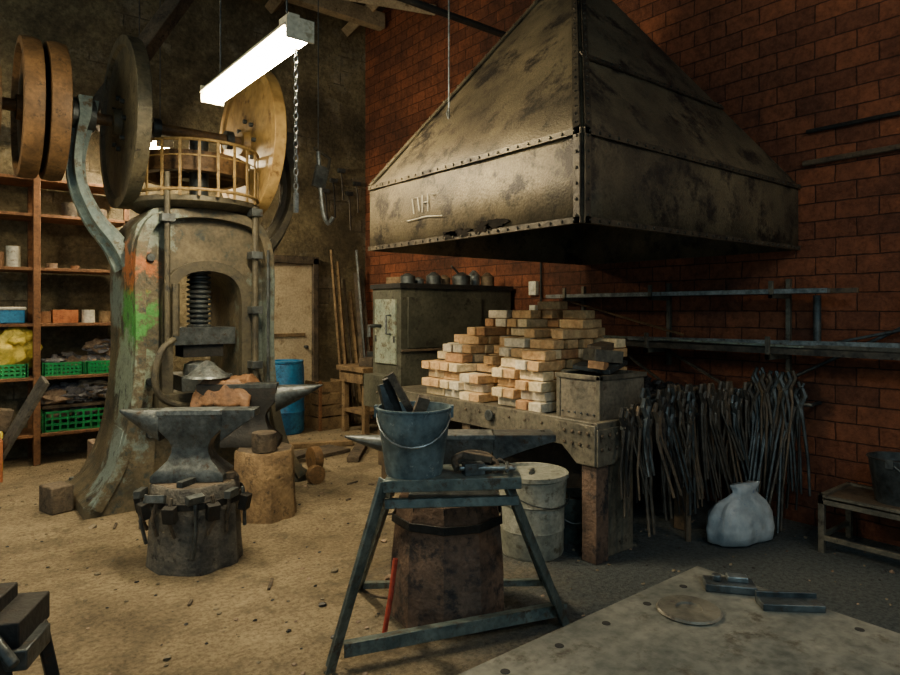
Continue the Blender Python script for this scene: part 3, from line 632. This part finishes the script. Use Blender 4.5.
# slumped plastic sack
b=B('plastic_sack',(4.12,2.12,0),-.25)
rings=[]
for (z,wx,wy,e,lx) in ((.003,.20,.09,2.6,0),(.02,.235,.115,2.6,0),(.10,.245,.125,2.4,.005),(.18,.225,.115,2.3,.01),(.25,.18,.085,2.2,.02),(.29,.12,.05,2.0,.03),(.315,.09,.03,2,.035),(.35,.11,.035,2,.045),(.37,.12,.02,2,.05)):
    rg=[]
    for k in range(48):
        a=2*math.pi*k/48; ca,sa=math.cos(a),math.sin(a)
        rd=(abs(ca)**e+abs(sa)**e)**(-1/e)
        wk=1+.14*noise.noise(Vector((ca*2,sa*2,z*7)))+.10*abs(noise.noise(Vector((ca*6,sa*6,z*11+3))))*(1+z*5)
        rg.append((lx+wx*rd*ca*wk,wy*rd*sa*wk,z+.012*noise.noise(Vector((ca*3,sa*3,z*9)))*(z>.02)))
    rings.append(rg)
b.loft(rings,plastw)
o=b.done(ang=180)

# furnace tank behind hearth
b=B('quench_tank_furnace')
b.bb((3.34,4.88,.78),(4.72,5.36,1.72),tank); b.bb((3.32,4.86,1.70),(4.74,5.38,1.745),black)
b.loft([rect(3.38,4.9,4.7,5.34,.62),rect(3.34,4.88,4.72,5.36,.78)],tank)
for u in (3.4,4.6): 
    for v in (4.9,5.28): b.bb((u,v,0),(u+.08,v+.08,.65),hearthr)
b.bb((3.325,4.95,1.0),(3.345,5.3,1.6),castp)
for v in (4.97,5.28): b.cyl((3.325,v,1.2),(3.325,v,1.26),.012,iron)
b.tube([(3.32,5.02,1.28),(3.27,5.02,1.28),(3.27,5.02,1.45),(3.32,5.02,1.45)],.012,steel,6)
b.tube([(3.34,5.2,1.35),(3.2,5.2,1.35),(3.2,5.2,1.25)],.02,iron,8)
b.bb((3.41,4.862,1.15),(4.3,4.88,1.62),tank); b.bb((3.34,4.86,1.12),(4.72,4.885,1.14),hearthr)
b.bb((3.2,4.95,.60),(3.34,5.3,.9),tank)
b.done(bevel=.01)
b=B('oil_cans_and_pots')
for i,(u,w,h,k) in enumerate([(3.5,.07,.1,0),(3.66,.05,.07,1),(3.8,.07,.12,0),(3.97,.06,.1,2),(4.15,.09,.13,0),(4.36,.06,.16,1),(4.5,.07,.14,2)]):
    m=[iron,steel,hearthr][k]
    b.lathe([(.001,0),(w,0),(w*1.02,h*.7),(w*.5,h*.9),(w*.3,h),(.001,h)],(u,5.0+.05*(i%2),1.745),m,16)
b.tube([(4.15,5.0,1.83),(4.05,4.98,1.9),(4.0,4.97,1.93)],.012,iron,6); b.box((3.6,5.2,1.78),(.3,.2,.07),wood,(0,0,.2)); b.done()

# wall stock racks
b=B('bar_stock_rack')
for v in (1.25,2.09,3.05,3.95):
    b.bb((4.45,v,1.16),(4.79,v+.03,1.20),hearth); b.bb((4.76,v,1.05),(4.795,v+.03,1.72),hearth); b.bb((4.5,v,1.58),(4.79,v+.03,1.61),hearth)
    b.bb((4.45,v,1.16),(4.47,v+.03,1.32),hearth); b.bb((4.5,v,1.58),(4.52,v+.03,1.70),hearth)
b.done(bevel=.002)
b=B('steel_bar_stock')
def bar(p,q,w,h,m):
    p=Vector(p);q=Vector(q); d=(q-p).normalized(); s=Vector((0,0,1)).cross(d).normalized()*w/2; t=Vector((0,0,1))*h
    b.loft([[p-s,p+s,p+s+t,p-s+t],[q-s,q+s,q+s+t,q-s+t]],m)
bar((4.54,1.75,1.612),(4.54,4.2,1.612),.05,.03,steel); bar((4.60,1.6,1.612),(4.60,3.9,1.612),.03,.03,hearthr); bar((4.67,1.75,1.612),(4.67,4.3,1.612),.05,.02,iron); bar((4.72,1.9,1.612),(4.72,4.0,1.612),.02,.04,rod)
bar((4.49,.9,1.202),(4.49,3.6,1.202),.03,.04,rod); bar((4.54,.7,1.202),(4.54,4.1,1.202),.06,.035,steel); bar((4.62,.6,1.202),(4.62,4.0,1.202),.05,.04,hearth); bar((4.69,1.0,1.202),(4.69,4.1,1.202),.03,.06,steel); bar((4.74,.8,1.202),(4.74,4.1,1.202),.03,.03,rod)
bar((4.55,.9,1.242),(4.66,3.5,1.25),.04,.025,hearth); bar((4.6,1.2,1.27),(4.55,3.3,1.25),.03,.03,steel); bar((4.5,1.9,1.25),(4.62,3.9,1.27),.05,.012,castp)
b.tube([(4.75,4.1,1.58),(4.72,2.9,1.30)],.010,wheel,6)
b.tube([(4.72,3.2,1.25),(4.60,2.4,.9)],.012,rod,6); b.tube([(4.74,2.2,.95),(4.74,1.2,1.5)],.012,iron,6); b.tube([(4.70,1.9,1.25),(4.74,.9,1.5)],.01,iron,6); b.tube([(4.7,3.6,1.22),(4.55,2.9,.88)],.014,rod,6)
b.cyl((4.74,1.9,1.25),(4.74,1.9,1.6),.025,iron); b.tube([(4.5,4.0,.84),(4.5,2.5,.86)],.012,steel,6)
b.done()
b=B('electrical_conduit'); b.cyl((4.765,-.5,2.55),(4.765,2.0,2.52),.02,hearthr,seg=8); b.cyl((4.77,-.5,2.75),(4.77,1.98,2.74),.015,black,seg=8)
b.cyl((4.77,4.5,.9),(4.77,4.5,2.6),.012,black,seg=8); b.done()
b=B('wall_socket_box'); b.box((4.77,4.6,1.72),(.05,.1,.14),white); b.box((4.77,4.6,1.5),(.05,.08,.1),white); b.box((4.74,4.6,1.72),(.01,.06,.06),white); b.done(bevel=.005)

b=B('low_steel_table')
u0,u1,v0,v1=4.30,4.76,.55,1.72
b.bb((u0,v0,.33),(u1,v1,.345),hearthr)
for (a,c) in (((u0,v0,.30),(u0+.03,v1,.36)),((u1-.03,v0,.30),(u1,v1,.36)),((u0,v0,.30),(u1,v0+.03,.36)),((u0,v1-.03,.30),(u1,v1,.36))): b.bb(a,c,hearth)
for u in (u0,u1-.035):
    for v in (v0,v1-.035): b.bb((u,v,0),(u+.035,v+.035,.33),hearth)
b.bb((u0,v0,.08),(u0+.02,v1,.11),hearth); b.bb((u0,v1-.02,.08),(u1,v1,.11),hearth)
b.done(bevel=.003)
b=bucket('coal_bucket',(4.55,1.36,.345),.16,.27,iron,coal,rz=0); b.done()

# welding table in the foreground
b=B('welding_table')
tu0,tu1,tv0,tv1,tz=.15,1.64,-.35,.965,.80
b.loft([rect(tu0,tv0,tu1,tv1,tz-.03),rect(tu0,tv0,tu1,tv1,tz)],ttop)
for u in [x*.155+.25 for x in range(9)]:
    for v in (tv1-.05,tv0+.06): b.lathe([(.001,tz-.001),(.010,tz-.001),(.010,tz+.0012),(.001,tz+.0012)],(u,v,0),black,14)
for v in [x*.15-.2 for x in range(8)]:
    b.lathe([(.001,tz-.001),(.010,tz-.001),(.010,tz+.0012),(.001,tz+.0012)],(tu1-.05,v,0),black,14)
b.bb((tu0+.03,tv0+.03,tz-.14),(tu1-.03,tv1-.03,tz-.03),black)
for u in (tu0+.05,tu1-.13):
    for v in (tv0+.05,tv1-.13): b.bb((u,v,0),(u+.08,v+.08,tz-.1),iron)
b.done(bevel=.006)
q=plan(.555,1.51)
b=B('round_steel_plate',(q[0],q[1],tz)); b.lathe([(.001,0),(.070,0),(.073,.004),(.069,.008),(.03,.009),(.028,.005),(.001,.005)],(0,0,0),hearth,40); b.done()
q=plan(.70,1.63)
b=B('clamp_plate',(q[0],q[1],tz),-.9); b.box((0,0,.010),(.12,.06,.02),iron); b.box((.02,.01,.026),(.05,.03,.014),steel); b.cyl((-.03,0,.02),(-.03,0,.035),.012,iron); b.done(bevel=.003)
q=plan(.80,1.53)
b=B('steel_angle_piece',(q[0],q[1],tz),-.75); b.box((0,0,.008),(.14,.05,.016),iron,(0,0,0)); b.box((.0,.022,.014),(.14,.008,.028),iron); b.done(bevel=.002)

# ------------------------------------------------------------ shelves
b=B('storage_shelves')
sv0,sv1=7.38,7.86
for z in (.30,.85,1.37,1.91,2.43,2.78):
    b.bb((-.9,sv0,z-.03),(1.62,sv1,z),shelfw)
for u in (-.85,.78):
    for v in (sv0-.01,sv1-.05): b.bb((u,v,0),(u+.06,v+.06,2.95),shelfw)
b.bb((1.58,sv0,0),(1.63,sv0+.05,2.95),shelfw)
b.done(bevel=.004)
def crate(b,c,d,mat):
    x,y,z=c; w,dd,h=d
    b.bb((x-w/2,y-dd/2,z),(x+w/2,y+dd/2,z+.01),mat)
    for k in range(4):
        zz=z+.01+k*(h-.02)/3.
        for s in (-1,1):
            b.box((x,y+s*dd/2,zz),(w,.012,.022),mat); b.box((x+s*w/2,y,zz),(.012,dd,.022),mat)
    n=9
    for k in range(n+1):
        for s in (-1,1): b.box((x-w/2+w*k/n,y+s*dd/2,z+h/2),(.018 if 0<k<n else .03,.014,h),mat)
    for k in range(5):
        for s in (-1,1): b.box((x+s*w/2,y-dd/2+dd*k/4,z+h/2),(.014,.014,h),mat)
nm=0
for (u,z,w) in ((1.04,.85,.36),(1.38,.85,.30),(1.18,.30,.64),(.52,.85,.45)):
    b=B('green_plastic_crate'+('' if nm==0 else '.%03d'%nm)); nm+=1
    crate(b,(u,7.62,z+.001),(w-.03,.38,.13 if z>.5 else .2),greenp)
    for k in range(7): b.blob((u-w*.3+w*.6*random.random(),7.55+.14*random.random(),z+.09+(.06 if z<.5 else 0)+.05*random.random()),(.1,.09,.07),random.choice([cloth,clothb,black,cloth]),3,.5,k+nm*9,wr=.3)
    b.done(ang=60)
b=B('rag_pile')
for k in range(16): b.blob((.92+.56*random.random(),7.52+.2*random.random(),.62+.12*random.random()),(.12,.1,.06),random.choice([cloth,cloth,clothb,woodg]),3,.5,k,wr=.3)
for k in range(6): b.blob((1.3+.2*random.random(),7.57,1.06+.08*random.random()),(.1,.08,.05),random.choice([clothb,cloth]),3,.5,k+40,wr=.3)
b.bb((.86,7.44,.53),(1.55,7.8,.56),woodd); 
b.done(ang=60)
b=B('yellow_bag'); b.blob((.62,7.55,1.09),(.17,.13,.2),yellow,4,.3,3,wr=.3); b.blob((.68,7.5,1.22),(.1,.08,.09),yellow,4,.4,5,wr=.4); b.done(ang=180)
b=B('blue_storage_box'); b.bb((.42,7.42,1.372),(.72,7.72,1.52),bluep); b.bb((.41,7.41,1.50),(.73,7.73,1.53),white); b.done(bevel=.01)
b=B('cardboard_box'); b.bb((.95,7.44,1.372),(1.17,7.66,1.50),orange); b.bb((.95,7.45,1.499),(1.06,7.66,1.503),wood); b.box((.89,7.5,1.43),(.09,.12,.11),shelfw); b.done(bevel=.004)
b=B('paint_tins')
for i,(u,z,r,h,m) in enumerate([(1.27,1.372,.06,.13,white),(1.42,1.372,.055,.12,wood),(1.51,1.372,.03,.1,orange),(.5,1.912,.06,.14,leather),(.63,1.912,.06,.2,white),(.95,1.912,.05,.05,clothb),(1.15,1.912,.04,.035,shelfw),(.95,.852,.03,.03,white),(1.1,2.432,.07,.14,woodd),(1.35,2.432,.09,.1,hearthr)]):
    b.lathe([(.001,0),(r,0),(r,h),(r*.9,h),(r*.85,h*.96),(.001,h*.96)],(u,7.5,z),m,18)
b.done()
b=B('leaning_board'); b.box((.62,7.0,.46),(.04,.16,.95),woodg,(.40,.35,.3)); b.done(bevel=.004)
b=B('plastic_canister'); b.bb((.22,6.85,0),(.50,7.1,.36),orange); b.lathe([(.04,.36),(.04,.42),(.001,.42)],(.3,6.95,0),black,12); b.tube([(.33,6.97,.36),(.34,6.97,.42),(.45,6.97,.42),(.46,6.97,.36)],.015,orange,6); b.done(bevel=.02)
b=B('scrap_timber_pile'); b.box((.35,7.22,.52),(.5,.1,.22),woodd,(0,.2,.1)); b.box((.3,7.22,.2),(.45,.12,.4),yellow,(0,0,.1)); b.done(bevel=.02)
b=B('cardboard_carton'); b.bb((1.2,6.9,0),(1.45,7.15,.24),clothb); b.done(bevel=.01)

# ------------------------------------------------------------ back corner
b=B('blue_barrel',(3.40,7.50,0))
b.lathe([(.001,0),(.22,0),(.24,.03),(.24,.25),(.25,.27),(.24,.29),(.24,.55),(.25,.57),(.24,.59),(.24,.8),(.225,.85),(.235,.86),(.235,.88),(.2,.88),(.2,.86),(.001,.86)],(0,0,0),bluep,36); b.done()
b=B('wooden_crate'); u0,v0=3.76,7.3
for k in range(4): b.bb((u0,v0,.02+k*.15),(u0+.38,v0+.02,.15+k*.15),wood); b.bb((u0,v0,.02+k*.15),(u0+.02,v0+.36,.15+k*.15),wood); b.bb((u0+.36,v0,.02+k*.15),(u0+.38,v0+.36,.15+k*.15),wood)
for u in (u0,u0+.34): b.bb((u,v0-.02,0),(u+.04,v0,.62),shelfw)
b.bb((u0,v0,0),(u0+.38,v0+.36,.02),wood)
b.done(bevel=.003)
b=B('wooden_workbench')
b.bb((3.95,6.55,.76),(4.75,7.2,.82),wood)
for u in (4.0,4.65):
    for v in (6.6,7.08): b.bb((u,v,0),(u+.07,v+.07,.76),wood)
b.bb((4.0,6.62,.25),(4.7,7.1,.29),wood); b.bb((3.98,6.58,.62),(4.7,6.62,.76),wood); b.bb((3.98,6.58,.62),(4.02,7.15,.76),wood)
b.box((4.25,6.8,.87),(.35,.2,.1),woodd,(0,0,.4)); b.box((4.4,7.0,.9),(.2,.12,.16),iron,(0,0,.2))
b.done(bevel=.005)
b=B('leaning_timbers')
for i in range(8):
    u=4.22+i*.065; L=random.uniform(1.5,2.4); b.tube([(u-random.uniform(0,.04),7.42,.02),(u+random.uniform(-.02,.04),7.80,L)],random.choice([.02,.03,.035]),random.choice([woodd,woodd,wood,iron]),4)
b.done()
b=B('wall_hanging_tools')
for i in range(5):
    u=4.15+i*.12; z=3.1+.15*(i%3); b.tube([(u,7.88,z),(u,7.84,z-.1),(u+.02,7.84,z-.4-.1*(i%2))],.013,random.choice([black,rod]),6); b.box((u,7.85,z),(.1,.05,.05),iron)
b.done()
b=B('floor_planks'); b.box((3.0,6.1,.02),(.9,.35,.035),woodd,(0,0,.2)); b.box((3.35,6.45,.03),(.7,.1,.05),wood,(0,0,-.4)); b.box((2.75,5.9,.05),(.5,.08,.04),woodd,(0,0,.5)); b.box((3.5,5.9,.03),(.8,.12,.05),woodd,(0,0,.9)); b.done(bevel=.004)
b=B('steel_disc_weights'); b.lathe([(.001,-.04),(.11,-.04),(.11,.04),(.001,.04)],(2.82,5.55,.11),wheel,24,'x'); b.lathe([(.001,-.03),(.08,-.03),(.08,.03),(.001,.03)],(2.6,5.1,.08),wheel,24,'y'); b.done(bevel=.004)

q=plan(-1.62,2.28)
b=B('swage_block_on_stand',(q[0],q[1],0),CA)
b.box((0,.0,.40),(.30,.26,.10),black,(0,0,.2)); b.box((-.05,.0,.47),(.2,.2,.06),black,(0,0,.2)); b.box((.10,-.03,.33),(.18,.2,.07),iron,(0,0,.2))
for s in (-1,1):
    for t in (-1,1): b.tube([(s*.12,t*.1,.36),(s*.17,t*.14,0)],.03,black,4)
b.lathe([(.001,-.14),(.05,-.14),(.05,.02),(.07,.02),(.07,.06),(.001,.06)],(.03,-.1,.28),black,14,'y')
b.cyl((.05,-.1,.45),(.20,-.16,.34),.02,iron,seg=8); b.cyl((-.06,.02,.48),(-.06,.02,.54),.05,iron,seg=6)
b.done(bevel=.006)

# debris
b=B('floor_debris')
for i in range(1100):
    u=random.uniform(.2,4.7); v=random.uniform(1.0,7.4); r=random.uniform(.003,.011)
    if i<60: r=random.uniform(.012,.024)
    b.blob((u,v,r*.4),(r*1.3,r,r*.7),random.choice([stone,stone,coal,clothb]),1,.4,i)
for i in range(10):
    u=random.uniform(1,3); v=random.uniform(2.6,5); a=random.uniform(0,3); b.box((u,v,.006),(random.uniform(.05,.14),.015,.012),woodd,(0,0,a))
b.done()

# ------------------------------------------------------------ world + camera
w=bpy.data.worlds.new('world'); bpy.context.scene.world=w; w.use_nodes=True
bg=w.node_tree.nodes['Background']; bg.inputs[0].default_value=(.38,.52,.56,1); bg.inputs[1].default_value=.8
cam=bpy.data.cameras.new('camera'); co=bpy.data.objects.new('camera',cam); bpy.context.scene.collection.objects.link(co)
co.location=(0,0,1.5); co.rotation_euler=(R(90),0,CA); cam.sensor_width=36; cam.lens=26; cam.shift_y=-27.5/900; cam.clip_start=.05
bpy.context.scene.camera=co
